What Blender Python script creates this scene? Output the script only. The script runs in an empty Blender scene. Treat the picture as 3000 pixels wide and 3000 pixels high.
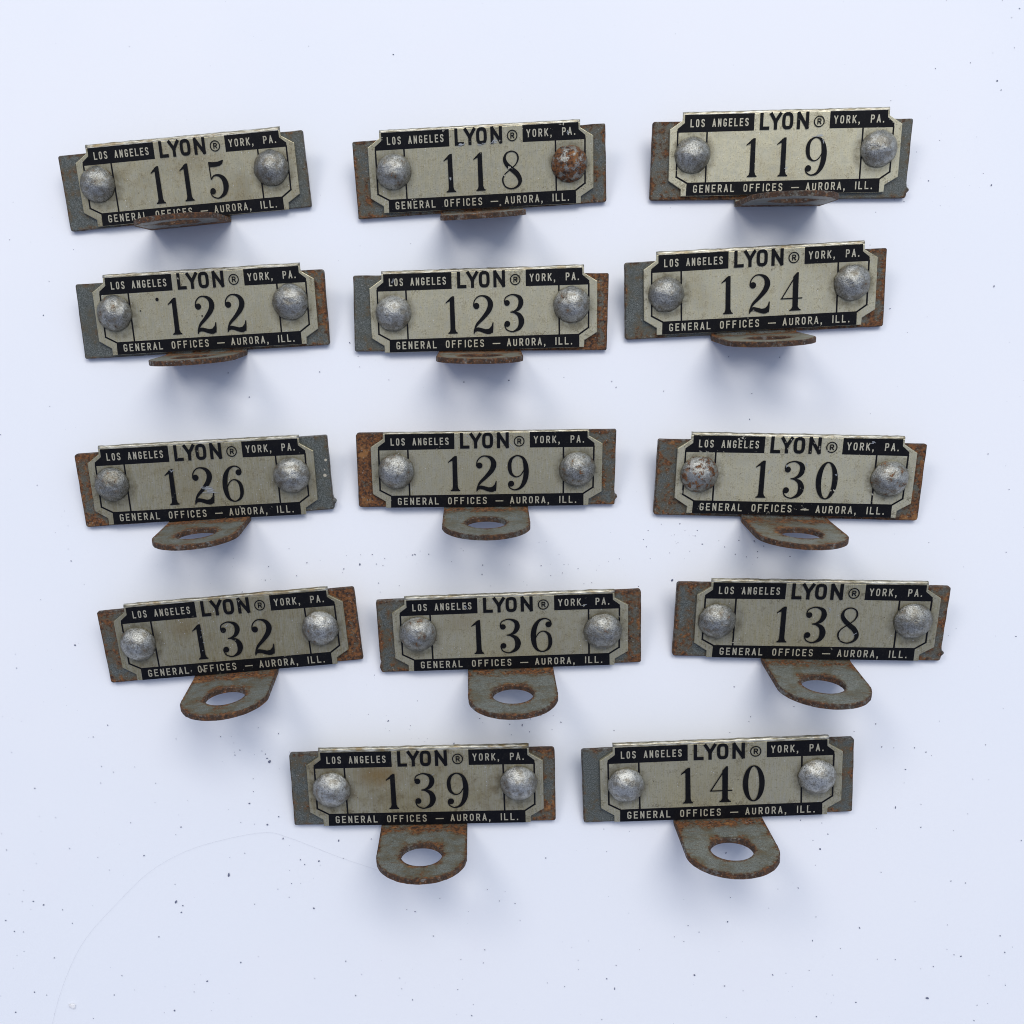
import bpy, bmesh, math, random
from mathutils import Vector, Matrix, noise

MM = 0.001
R = math.radians
SC = bpy.context.scene
COL = SC.collection

# ------------------------------------------------------------------ camera
CAM_H = 0.312798
TX, TY = 0.0967, 0.05416
FPX, CX, CY = 3079.605, 1256.104, 1552.614
cd = bpy.data.cameras.new('camera')
cd.sensor_fit = 'HORIZONTAL'; cd.sensor_width = 36.0
cd.lens = FPX / 3000 * 36.0
cd.shift_x = 0.5 - CX / 3000
cd.shift_y = CY / 3000 - 0.5
cd.clip_start = 0.01; cd.clip_end = 50
cam = bpy.data.objects.new('camera', cd); COL.objects.link(cam)
cam.location = (0, 0, CAM_H); cam.rotation_euler = (TX, TY, 0)
SC.camera = cam
CAM_M = Matrix.Rotation(TY, 3, 'Y') @ Matrix.Rotation(TX, 3, 'X')

def on_table(u, v, z=0.0):
    """where the line of sight through a photo pixel meets the table (used once, for where dust lies)"""
    d = CAM_M @ Vector(((u - CX) / FPX, -(v - CY) / FPX, -1))
    s = (z - CAM_H) / d.z
    return Vector((0, 0, CAM_H)) + d * s

# ------------------------------------------------------------------ light
w = bpy.data.worlds.new('World'); SC.world = w; w.use_nodes = True
bg = w.node_tree.nodes['Background']
bg.inputs[1].default_value = 0.60
# cool daylight from overhead and beyond the tags, a dim blue fill added towards the photographer to tint the shadows
_t = w.node_tree
_tc = _t.nodes.new('ShaderNodeTexCoord'); _dp = _t.nodes.new('ShaderNodeVectorMath'); _dp.operation = 'DOT_PRODUCT'
_t.links.new(_tc.outputs['Generated'], _dp.inputs[0]); _dp.inputs[1].default_value = (0.25, 0.80, 0.55)
_cr = _t.nodes.new('ShaderNodeValToRGB'); _t.links.new(_dp.outputs['Value'], _cr.inputs[0])
_mr = _cr.color_ramp; _mr.elements[0].position = 0.0; _mr.elements[0].color = (0.36, 0.43, 0.68, 1)
_mr.elements[1].position = 0.75; _mr.elements[1].color = (0.97, 1.10, 1.36, 1)
_t.links.new(_cr.outputs[0], bg.inputs[0])

def area(name, loc, target, size, watts, col):
    l = bpy.data.lights.new(name, 'AREA'); l.shape = 'RECTANGLE'
    l.size, l.size_y = size; l.energy = watts; l.color = col
    o = bpy.data.objects.new(name, l); COL.objects.link(o)
    o.location = loc
    o.rotation_euler = (Vector(target) - Vector(loc)).to_track_quat('-Z', 'Y').to_euler()
    return o
area('window_light', (0.42, 0.86, 1.85), (0.0, 0.04, 0), (1.25, 1.05), 20.8, (1.0, 0.955, 0.885))
area('room_light', (-0.95, 0.95, 1.50), (0.0, 0.04, 0), (0.60, 0.60), 7.4, (1.0, 0.93, 0.83))

SC.view_settings.view_transform = 'Standard'
SC.view_settings.look = 'None'
SC.view_settings.exposure = 0.0
SC.view_settings.gamma = 1.0
SC.cycles.filter_width = 1.05

# ------------------------------------------------------------------ node helpers
class NT:
    def __init__(s, name):
        s.m = bpy.data.materials.new(name); s.m.use_nodes = True
        s.t = s.m.node_tree; s.n = s.t.nodes; s.l = s.t.links
        s.p = s.n['Principled BSDF']
    def node(s, typ, **kw):
        x = s.n.new(typ)
        for k, v in kw.items(): setattr(x, k, v)
        return x
    def put(s, sock, v):
        if v is None: return
        if hasattr(v, 'links') or isinstance(v, bpy.types.NodeSocket): s.l.new(v, sock)
        elif isinstance(v, tuple) and len(v) == 3 and sock.type == 'RGBA': sock.default_value = (*v, 1)
        else: sock.default_value = v
    def math(s, op, a, b=None, clamp=False):
        x = s.node('ShaderNodeMath', operation=op, use_clamp=clamp)
        s.put(x.inputs[0], a); s.put(x.inputs[1], b); return x.outputs[0]
    def mix(s, f, a, b, mode='MIX'):
        x = s.node('ShaderNodeMix', data_type='RGBA', blend_type=mode, clamp_factor=True)
        s.put(x.inputs[0], f); s.put(x.inputs[6], a); s.put(x.inputs[7], b); return x.outputs[2]
    def ramp(s, v, lo, hi, a=0.0, b=1.0):
        x = s.node('ShaderNodeMapRange', interpolation_type='SMOOTHSTEP')
        s.put(x.inputs[0], v); s.put(x.inputs[1], lo); s.put(x.inputs[2], hi); s.put(x.inputs[3], a); s.put(x.inputs[4], b)
        return x.outputs[0]
    def noise(s, vec, scale, detail=3.0, rough=0.55, dist=0.0):
        x = s.node('ShaderNodeTexNoise'); s.put(x.inputs['Vector'], vec)
        x.inputs['Scale'].default_value = scale; x.inputs['Detail'].default_value = detail
        x.inputs['Roughness'].default_value = rough; x.inputs['Distortion'].default_value = dist
        return x.outputs['Fac']
    def voro(s, vec, scale, feat='F1', out='Distance', rnd=1.0):
        x = s.node('ShaderNodeTexVoronoi', feature=feat); s.put(x.inputs['Vector'], vec)
        x.inputs['Scale'].default_value = scale; x.inputs['Randomness'].default_value = rnd
        return x.outputs[out]
    def coords(s, stretch=(1, 1, 1)):
        """object coordinates in millimetres, and the same shifted per object"""
        tc = s.node('ShaderNodeTexCoord')
        mm = s.node('ShaderNodeVectorMath', operation='MULTIPLY'); s.l.new(tc.outputs['Object'], mm.inputs[0])
        mm.inputs[1].default_value = (1000, 1000, 1000)
        oi = s.node('ShaderNodeObjectInfo')
        off = s.node('ShaderNodeVectorMath', operation='SCALE'); off.inputs[0].default_value = (71, 137, 53)
        s.l.new(oi.outputs['Random'], off.inputs['Scale'])
        ad = s.node('ShaderNodeVectorMath', operation='ADD'); s.l.new(mm.outputs[0], ad.inputs[0]); s.l.new(off.outputs[0], ad.inputs[1])
        st = s.node('ShaderNodeVectorMath', operation='MULTIPLY'); s.l.new(ad.outputs[0], st.inputs[0]); st.inputs[1].default_value = stretch
        sep = s.node('ShaderNodeSeparateXYZ'); s.l.new(mm.outputs[0], sep.inputs[0])
        cs = s.node('ShaderNodeSeparateColor'); s.l.new(oi.outputs['Color'], cs.inputs[0])
        s.raw = mm.outputs[0]; s.xyz = sep.outputs; s.rgb = cs.outputs; s.alpha = oi.outputs['Alpha']; s.vec = ad.outputs[0]
        return st.outputs[0]
    def bump(s, h, strength, dist_mm):
        x = s.node('ShaderNodeBump'); x.inputs['Strength'].default_value = strength
        x.inputs['Distance'].default_value = dist_mm * MM
        s.put(x.inputs['Height'], h); s.l.new(x.outputs[0], s.p.inputs['Normal'])
    def set(s, **kw):
        for k, v in kw.items(): s.put(s.p.inputs[k.replace('_', ' ')], v)

def rust_colour(k, v):
    f = k.noise(v, 1.1, 5, 0.7)
    g = k.noise(v, 0.33, 3, 0.6)
    c = k.mix(k.ramp(f, 0.36, 0.64), (0.026, 0.014, 0.009), (0.21, 0.080, 0.022))
    return k.mix(k.ramp(g, 0.55, 0.72, 0, .75), c, (0.32, 0.15, 0.045))

def make_steel(use_edge):
    k = NT('grey painted steel going rusty' + (' tab' if use_edge else '')); v = k.coords()
    x, y, z = k.xyz
    big = k.noise(v, 0.16, 4, 0.62); fine = k.noise(v, 0.9, 5, 0.7); grit = k.noise(v, 3.2, 3, 0.6)
    field = k.math('ADD', k.math('MULTIPLY', big, .55), k.math('MULTIPLY', fine, .45))
    if use_edge:
        at = k.node('ShaderNodeAttribute', attribute_name='rim'); e = at.outputs['Fac']
        amt = k.math('ADD', k.math('MULTIPLY', k.math('POWER', e, 2.6), .205), k.math('MULTIPLY', k.rgb[2], .16))
        near_bend = k.ramp(k.math('ABSOLUTE', k.math('SUBTRACT', z, 3.0)), 5.0, 0.5, 0, .17)
        amt = k.math('ADD', amt, near_bend)
    else:
        side = k.ramp(x, -8, 8)
        lr = k.math('ADD', k.math('MULTIPLY', k.math('SUBTRACT', 1.0, side), k.rgb[0]), k.math('MULTIPLY', side, k.rgb[1]))
        ax = k.math('ABSOLUTE', x); ay = k.math('ABSOLUTE', y)
        rim = k.math('MAXIMUM', k.ramp(ax, 36.2, 38), k.ramp(ay, 9.3, 11.2))
        under = k.ramp(k.math('ABSOLUTE', k.math('SUBTRACT', ax, 34.2)), 2.2, 0.2)
        amt = k.math('ADD', k.math('MULTIPLY', lr, .30), k.math('ADD', k.math('MULTIPLY', rim, .11), k.math('MULTIPLY', under, .045)))
    th = k.math('SUBTRACT', .722, amt)
    mask = k.ramp(k.math('SUBTRACT', field, th), -0.035, 0.05)
    if use_edge:
        paint = k.mix(k.ramp(grit, .36, .62), (0.098, 0.108, 0.098), (0.205, 0.225, 0.212))  # same sheet as the backing, painted lighter because it faces the light
        sk = k.node('ShaderNodeVectorMath', operation='MULTIPLY'); k.l.new(k.vec, sk.inputs[0]); sk.inputs[1].default_value = (.35, 1, 1.5)
        paint = k.mix(k.ramp(k.noise(sk.outputs[0], .8, 4, .65), .52, .68, 0, .7), paint, (0.115, 0.075, 0.034))
    else: paint = k.mix(k.ramp(grit, .38, .66), (0.062, 0.068, 0.058), (0.158, 0.172, 0.155))
    paint = k.mix(k.ramp(big, .42, .62, 0, .6), paint, (0.088, 0.086, 0.060))
    stain = k.ramp(k.math('SUBTRACT', field, th), -0.13, 0.0, 0, .6)
    paint = k.mix(stain, paint, (0.125, 0.085, 0.036))
    chips = k.ramp(k.voro(v, 0.62), 0.13, 0.08)
    chips = k.math('MULTIPLY', chips, k.ramp(fine, .48, .56))
    c = k.mix(mask, paint, rust_colour(k, v))
    c = k.mix(k.math('MULTIPLY', chips, .8), c, (0.018, 0.013, 0.011))
    if use_edge: worn = k.ramp(e, .80, 1.0)
    else: worn = k.math('MAXIMUM', k.ramp(ax, 37.45, 37.85), k.ramp(ay, 10.7, 11.1))
    c = k.mix(k.math('MULTIPLY', worn, k.ramp(fine, .40, .52, .15, .75)), c, (0.030, 0.019, 0.012))
    scr = k.math('MULTIPLY', worn, k.ramp(k.noise(v, .35, 5, .72), .55, .66))
    c = k.mix(k.math('MULTIPLY', scr, .6), c, (0.19, 0.195, 0.18))
    bright = k.math('MULTIPLY', k.ramp(k.noise(v, 2.1, 2, .5), .66, .72), .55)
    c = k.mix(bright, c, (0.36, 0.36, 0.34))
    k.set(Base_Color=c, Roughness=k.mix(mask, (.42,) * 3, (.85,) * 3), Metallic=k.math('MULTIPLY', k.math('SUBTRACT', 1.0, mask), .18))
    h = k.math('ADD', k.math('MULTIPLY', grit, .5), k.math('ADD', k.math('MULTIPLY', k.math('MULTIPLY', mask, fine), 1.4), k.math('MULTIPLY', chips, -.7)))
    k.bump(h, .75, .16)
    return k.m

def aluminium_core(k, ringmul=1.0):
    """the worn printed aluminium of the number plates. Object colour: r = yellowing, g = brightness, b = ink wear"""
    v = k.coords()
    x, y, z = k.xyz
    st = k.node('ShaderNodeVectorMath', operation='MULTIPLY'); k.l.new(k.vec, st.inputs[0]); st.inputs[1].default_value = (5.0, .22, 1)
    brush = k.noise(st.outputs[0], 1.0, 2, .5)
    big = k.noise(v, .085, 4, .6); mid = k.noise(v, .45, 4, .62); fine = k.noise(v, 2.6, 3, .6)
    base = k.mix(k.rgb[1], (0.255, 0.220, 0.112), (0.665, 0.612, 0.405))  # per-tag brightness paints in how each plate catches the light
    c = k.mix(k.ramp(brush, .3, .7, 0, .28), base, (0.60, 0.60, 0.56))
    c = k.mix(k.ramp(fine, .5, .72, 0, .30), c, (0.13, 0.12, 0.095))
    # yellow-brown staining in large soft-edged blotches
    ys = k.math('MULTIPLY', k.ramp(k.math('ADD', k.math('MULTIPLY', big, .7), k.math('MULTIPLY', mid, .3)), .44, .66), k.rgb[0])
    c = k.mix(k.math('MULTIPLY', ys, .75), c, (0.22, 0.165, 0.075))
    gr = k.ramp(k.math('ADD', k.math('MULTIPLY', mid, .6), k.math('MULTIPLY', fine, .4)), .50, .66)
    edge = k.math('MAXIMUM', k.ramp(k.math('ABSOLUTE', x), 27, 34), k.math('MAXIMUM', k.ramp(y, 4.5, 7.5), k.ramp(y, -4.5, -7.5)))
    c = k.mix(k.math('MULTIPLY', gr, k.math('ADD', .30, k.math('MULTIPLY', edge, .35))), c, (0.12, 0.098, 0.055))
    # one brown-yellow blot, only on the plate whose alpha asks for it
    sx = k.math('ADD', x, 13.0); sy = k.math('MULTIPLY', k.math('SUBTRACT', y, 4.0), 1.5)
    sd = k.math('ADD', k.math('SQRT', k.math('ADD', k.math('MULTIPLY', sx, sx), k.math('MULTIPLY', sy, sy))), k.math('MULTIPLY', mid, 9.0))
    c = k.mix(k.math('MULTIPLY', k.ramp(sd, 13.0, 4.5), k.alpha), c, (0.27, 0.165, 0.045))
    # a grimy brown ring round each rivet, with soft contact shade painted in
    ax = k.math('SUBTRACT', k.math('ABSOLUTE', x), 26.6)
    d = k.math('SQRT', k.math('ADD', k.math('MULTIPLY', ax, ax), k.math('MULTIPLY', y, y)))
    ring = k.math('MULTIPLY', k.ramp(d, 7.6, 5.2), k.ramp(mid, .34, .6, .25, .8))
    c = k.mix(k.math('MULTIPLY', ring, .75 * ringmul), c, (0.10, 0.085, 0.052))
    # pin-prick dark pits and bright nicks
    pv = k.voro(v, .55); ps = k.ramp(pv, .10, .05)
    ps = k.math('MULTIPLY', ps, k.ramp(mid, .50, .56))
    c = k.mix(k.math('MULTIPLY', ps, .85), c, (0.055, 0.04, 0.025))
    nk = k.math('MULTIPLY', k.ramp(k.voro(v, .8), .12, .06), k.ramp(k.noise(v, .3, 2, .5), .48, .55))
    c = k.mix(k.math('MULTIPLY', nk, .85), c, (0.78, 0.78, 0.76))
    k.core = dict(mid=mid, fine=fine, brush=brush, nk=nk, ps=ps, v=v, ys=ys)
    return c

def make_aluminium():
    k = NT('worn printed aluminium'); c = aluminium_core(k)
    k.set(Base_Color=c, Metallic=.6, Roughness=k.ramp(k.core['mid'], .3, .7, .30, .5))
    h = k.math('ADD', k.math('ADD', k.math('MULTIPLY', k.core['mid'], 2.2), k.math('MULTIPLY', k.core['brush'], .35)), k.math('ADD', k.math('MULTIPLY', k.core['fine'], .3), k.math('MULTIPLY', k.math('ADD', k.core['nk'], k.core['ps']), -.6)))
    k.bump(h, .35, .05)
    return k.m

def make_letter_metal():
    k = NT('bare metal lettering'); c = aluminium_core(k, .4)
    c = k.mix(.45, c, (0.50, 0.48, 0.40))
    k.set(Base_Color=c, Metallic=.3, Roughness=.5)
    return k.m

def make_lip_metal():
    k = NT('burred bright plate edge'); v = k.coords((.28, 1.6, 1.6))
    a = k.noise(v, 1.3, 4, .6); b = k.noise(k.vec, .22, 3, .6)
    c = k.mix(k.ramp(a, .34, .66), (0.20, 0.18, 0.12), (0.56, 0.54, 0.46))
    c = k.mix(k.math('MULTIPLY', k.ramp(b, .50, .66), k.math('ADD', k.math('MULTIPLY', k.rgb[0], .7), .25)), c, (0.24, 0.17, 0.075))
    k.set(Base_Color=c, Metallic=.6, Roughness=.36)
    k.bump(a, .8, .12)
    return k.m

def make_ink():
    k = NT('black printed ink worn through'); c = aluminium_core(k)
    v = k.core['v']
    t = k.math('SUBTRACT', .705, k.math('MULTIPLY', k.rgb[2], .125))
    wear = k.math('ADD', k.math('MULTIPLY', k.noise(v, .8, 5, .72), .62), k.math('MULTIPLY', k.noise(v, .2, 3, .5), .38))
    wm = k.ramp(k.math('SUBTRACT', wear, t), 0.0, .02)
    dust = k.ramp(k.core['fine'], .55, .8, 0, .06)
    ink = k.mix(k.ramp(k.core['mid'], .45, .7, 0, .5), (0.0030, 0.0032, 0.0050), (0.009, 0.0085, 0.0085))
    ink = k.mix(dust, ink, (0.3, 0.28, 0.22))
    k.set(Base_Color=k.mix(wm, ink, k.mix(.5, c, (0.62, 0.60, 0.54))), Metallic=k.math('MULTIPLY', wm, .4), Roughness=.52)
    k.p.inputs['Specular IOR Level'].default_value = .16
    k.bump(k.math('ADD', k.math('MULTIPLY', wm, -.5), k.math('MULTIPLY', k.core['fine'], .3)), .3, .04)
    return k.m

def make_rivet():
    """object colour: r = rust amount, g = brightness"""
    k = NT('hammered zinc rivet'); v = k.coords()
    x, y, z = k.xyz
    n1 = k.noise(v, 2.8, 3, .6, .2); n2 = k.noise(v, .5, 3, .6); n3 = k.noise(v, 4.5, 2, .5)
    base = k.mix(k.rgb[1], (0.165, 0.163, 0.138), (0.47, 0.47, 0.43))
    c = k.mix(k.ramp(n1, .46, .64), base, k.mix(.33, base, (0.80, 0.80, 0.77)))
    c = k.mix(k.ramp(n1, .46, .30, 0, .8), c, (0.06, 0.058, 0.048))
    pits = k.math('MULTIPLY', k.ramp(n3, .42, .34), k.ramp(n2, .40, .55))
    c = k.mix(k.math('MULTIPLY', pits, .75), c, (0.03, 0.028, 0.024))
    dirt = k.ramp(k.math('ADD', k.math('MULTIPLY', n2, .8), k.math('MULTIPLY', n1, .2)), .47, .60, 0, .6)
    c = k.mix(dirt, c, (0.19, 0.165, 0.115))
    rm = k.ramp(k.math('ADD', k.math('ADD', k.math('MULTIPLY', n2, .65), k.math('MULTIPLY', n1, .35)), k.math('MULTIPLY', k.rgb[0], .21)), .625, .68)
    c = k.mix(rm, c, rust_colour(k, v))
    k.set(Base_Color=c, Metallic=k.math('MULTIPLY', k.math('SUBTRACT', 1.0, rm), .9), Roughness=k.mix(rm, k.mix(n2, (.34,) * 3, (.56,) * 3), (.85,) * 3))
    k.bump(k.math('ADD', n1, k.math('MULTIPLY', n3, .35)), 1.0, .15)
    return k.m

def make_paper():
    k = NT('white card surface'); v = k.coords()
    fine = k.noise(v, 3.0, 4, .7); soft = k.noise(v, .012, 3, .5); mid = k.noise(v, .06, 3, .5)
    c = k.mix(k.ramp(soft, .35, .65), (0.812, 0.836, 0.880), (0.828, 0.845, 0.882))
    c = k.mix(k.ramp(mid, .55, .75, 0, .25), c, (0.828, 0.830, 0.878))
    c = k.mix(k.ramp(fine, .42, .7, 0, .10), c, (0.70, 0.73, 0.83))
    # small dark specks ingrained in the card, in drifting clusters
    for sc, r0, lo, hi, a in ((.085, .028, .47, .62, .62), (.19, .045, .50, .66, .5), (.42, .055, .53, .66, .38)):
        d = k.voro(v, sc); cl = k.ramp(k.noise(v, .02 + sc * .03, 3, .5), lo, hi)
        sp = k.math('MULTIPLY', k.ramp(d, r0, r0 * .5), k.math('MULTIPLY', cl, a))
        c = k.mix(sp, c, (0.10, 0.115, 0.19))
    k.set(Base_Color=c, Roughness=.62)
    k.p.inputs['Specular IOR Level'].default_value = .22
    k.bump(k.math('ADD', fine, k.math('MULTIPLY', k.noise(v, .7, 3, .6), .6)), .16, .08)
    return k.m

def plain(name, c, rough=.6, metal=0.0):
    k = NT(name); v = k.coords(); n = k.noise(v, 3.0, 3, .6)
    k.set(Base_Color=k.mix(k.ramp(n, .3, .7, 0, .5), c, tuple(x * .6 for x in c)), Roughness=rough, Metallic=metal)
    return k.m

STEEL = make_steel(False); TABSTEEL = make_steel(True)
ALU = make_aluminium(); LETTER = make_letter_metal(); INK = make_ink(); LIP = make_lip_metal()
RIVET = make_rivet(); PAPER = make_paper()
GRIT = plain('dark blue grey grit', (0.16, 0.175, 0.26), .8)
HAIR = plain('pale brown hair', (0.52, 0.52, 0.57), .5)
FLECK = plain('torn white paper', (0.86, 0.86, 0.88), .7)
CHIP = plain('scraped bright metal', (0.55, 0.57, 0.57), .35, .5)
PALE = plain('pale primer showing through', (0.55, 0.50, 0.38), .6)
STAMP = plain('paint rubbed pale over stamped letters', (0.17, 0.20, 0.20), .5)

# ------------------------------------------------------------------ mesh helpers (all shapes given in millimetres)
def link(name, bm, mats, parent=None, smooth=None):
    me = bpy.data.meshes.new(name)
    for vv in bm.verts: vv.co *= MM
    bm.to_mesh(me); bm.free()
    for m in (mats if isinstance(mats, (list, tuple)) else [mats]): me.materials.append(m)
    o = bpy.data.objects.new(name, me); COL.objects.link(o)
    if parent: o.parent = parent
    if smooth is not None:
        for p in me.polygons: p.use_smooth = smooth
    return o

def catmull(pts, n=9):
    """smooth centre line through (x, y, width) points"""
    P = [Vector(p) for p in pts]; P = [P[0] * 2 - P[1]] + P + [P[-1] * 2 - P[-2]]
    out = []
    for i in range(1, len(P) - 2):
        a, b, c, d = P[i - 1:i + 3]
        for j in range(n):
            t = j / n
            out.append(.5 * ((2 * b) + (c - a) * t + (2 * a - 5 * b + 4 * c - d) * t * t + (3 * b - a - 3 * c + d) * t ** 3))
    out.append(P[-2]); return out

class Sheet:
    """thin printed shapes; every piece sits a few microns above the last so none share a plane"""
    def __init__(s, bm, z, tf=None): s.bm = bm; s.z = z; s.tf = tf or (lambda x, y: (x, y))
    def up(s): s.z += .0016; return s.z
    def poly(s, pts, mat):
        z = s.up(); vs = [s.bm.verts.new((*s.tf(x, y), z)) for x, y in pts]
        f = s.bm.faces.new(vs); f.material_index = mat
        if f.normal.length == 0: f.normal_update()
        if f.normal.z < 0: f.normal_flip()
    def disc(s, x, y, r, mat, n=20):
        s.poly([(x + r * math.cos(i * math.tau / n), y + r * math.sin(i * math.tau / n)) for i in range(n)], mat)
    def strip(s, P, mat, closed=False):
        z = s.up(); n = len(P); L = []
        for i in range(n):
            if closed: t = P[(i + 1) % n] - P[i - 1]
            else: t = P[min(i + 1, n - 1)] - P[max(i - 1, 0)]
            q = Vector((-t[1], t[0])); q = q.normalized() * (max(P[i][2], .12) / 2) if q.length > 0 else q
            L.append((s.bm.verts.new((*s.tf(P[i][0] + q.x, P[i][1] + q.y), z)), s.bm.verts.new((*s.tf(P[i][0] - q.x, P[i][1] - q.y), z))))
        for i in range(n if closed else n - 1):
            a, b = L[i], L[(i + 1) % n]
            try: f = s.bm.faces.new((a[0], a[1], b[1], b[0])); f.material_index = mat
            except ValueError: continue
            f.normal_update()
            if f.normal.z < 0: f.normal_flip()
    def line(s, a, b, wd, mat, cap=True):
        a, b = Vector(a), Vector(b); t = (b - a).normalized(); q = Vector((-t.y, t.x)) * wd / 2
        e = t * wd / 2 if cap else t * 0
        a = a - e; b = b + e
        s.poly([tuple(a + q), tuple(a - q), tuple(b - q), tuple(b + q)], mat)
    def curve(s, pts, wd, mat, n=7):
        s.strip(catmull([(x, y, wd) for x, y in pts], n), mat)
    def ring(s, x, y, rx, ry, wd, mat, n=32, p=1.0):
        P = []
        for i in range(n):
            a = i * math.tau / n; c, d = math.cos(a), math.sin(a)
            P.append(Vector((x + rx * math.copysign(abs(c) ** p, c), y + ry * math.copysign(abs(d) ** p, d), wd)))
        s.strip(P, mat, True)

# --- condensed gothic capitals: strokes in a unit box
def gothic(S, ch, x, y, wd, h, sw, mat):
    i = sw / 2
    X = lambda u: x + i + u * (wd - sw); Y = lambda u: y + i + u * (h - sw)
    ln = lambda a, b, c, d: S.line((X(a), Y(b)), (X(c), Y(d)), sw, mat)
    cv = lambda *p: S.curve([(X(a), Y(b)) for a, b in p], sw, mat)
    if ch in 'LEF':
        ln(0, 0, 0, 1)
        if ch in 'LE': ln(0, 0, 1, 0)
        if ch in 'EF': ln(0, 1, 1, 1); ln(0, .52, .85, .52)
    elif ch == 'I': ln(.5, 0, .5, 1)
    elif ch == 'A': ln(-.05, 0, .5, 1); ln(1.05, 0, .5, 1); ln(.2, .28, .8, .28)
    elif ch == 'N': ln(0, 0, 0, 1); ln(1, 0, 1, 1); ln(.02, 1, .98, 0)
    elif ch == 'Y': ln(-.06, 1, .5, .45); ln(1.06, 1, .5, .45); ln(.5, .45, .5, 0)
    elif ch == 'K': ln(0, 0, 0, 1); ln(.05, .38, 1, 1); ln(.32, .58, 1.05, 0)
    elif ch == 'O': S.ring(x + wd / 2, y + h / 2, (wd - sw) / 2, (h - sw) / 2, sw, mat, 30, .62)
    elif ch == 'C': cv((1, .72), (.98, .88), (.75, .99), (.5, 1), (.25, .99), (.02, .88), (0, .7), (0, .3), (.02, .12), (.25, .01), (.5, 0), (.75, .01), (.98, .12), (1, .28))
    elif ch == 'G': cv((1, .74), (.98, .88), (.75, .99), (.5, 1), (.25, .99), (.02, .88), (0, .7), (0, .3), (.02, .12), (.25, .01), (.5, 0), (.75, .01), (.98, .12), (1, .42)); ln(.6, .44, 1, .44)
    elif ch == 'S': cv((.98, .76), (.95, .9), (.72, 1), (.45, 1), (.1, .95), (0, .78), (.1, .6), (.45, .52), (.85, .42), (1, .24), (.9, .06), (.55, 0), (.28, 0), (.05, .1), (.01, .25))
    elif ch == 'U': cv((0, 1), (0, .7), (0, .3), (.03, .12), (.25, .01), (.5, 0), (.75, .01), (.97, .12), (1, .3), (1, .7), (1, 1))
    elif ch in 'PR':
        ln(0, 0, 0, 1); cv((.03, 1), (.4, 1), (.75, .99), (.97, .88), (1, .74), (.97, .58), (.75, .48), (.4, .47), (.03, .47))
        if ch == 'R': ln(.52, .45, 1.02, 0)
    elif ch == ',': S.poly([(x, y), (x + sw * 1.3, y), (x + sw * 1.2, y - sw * .5), (x + sw * .3, y - sw * 1.7), (x - sw * .1, y - sw * 1.5), (x + sw * .5, y - sw * .3)], mat); S.line((x + sw * .6, y + sw * .2), (x + sw * .6, y + sw * .5), sw * 1.15, mat)
    elif ch == '.': S.line((x + sw * .5, y + sw * .45), (x + sw * .5, y + sw * .62), sw * 1.1, mat)
    elif ch == '-': S.line((x, y + h * .40), (x + wd, y + h * .40), sw * .95, mat)

def text(S, s, x0, x1, y, h, sw, mat, adv):
    """set a word line between x0 and x1"""
    tot = sum(adv.get(c, 1.0) for c in s); u = (x1 - x0) / tot; x = x0
    for c in s:
        a = adv.get(c, 1.0)
        if c != ' ': gothic(S, c, x + u * .11, y, u * a * (.94 if c in '-' else .62) if c not in ',.' else sw, h, sw, mat)
        x += u * a

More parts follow.
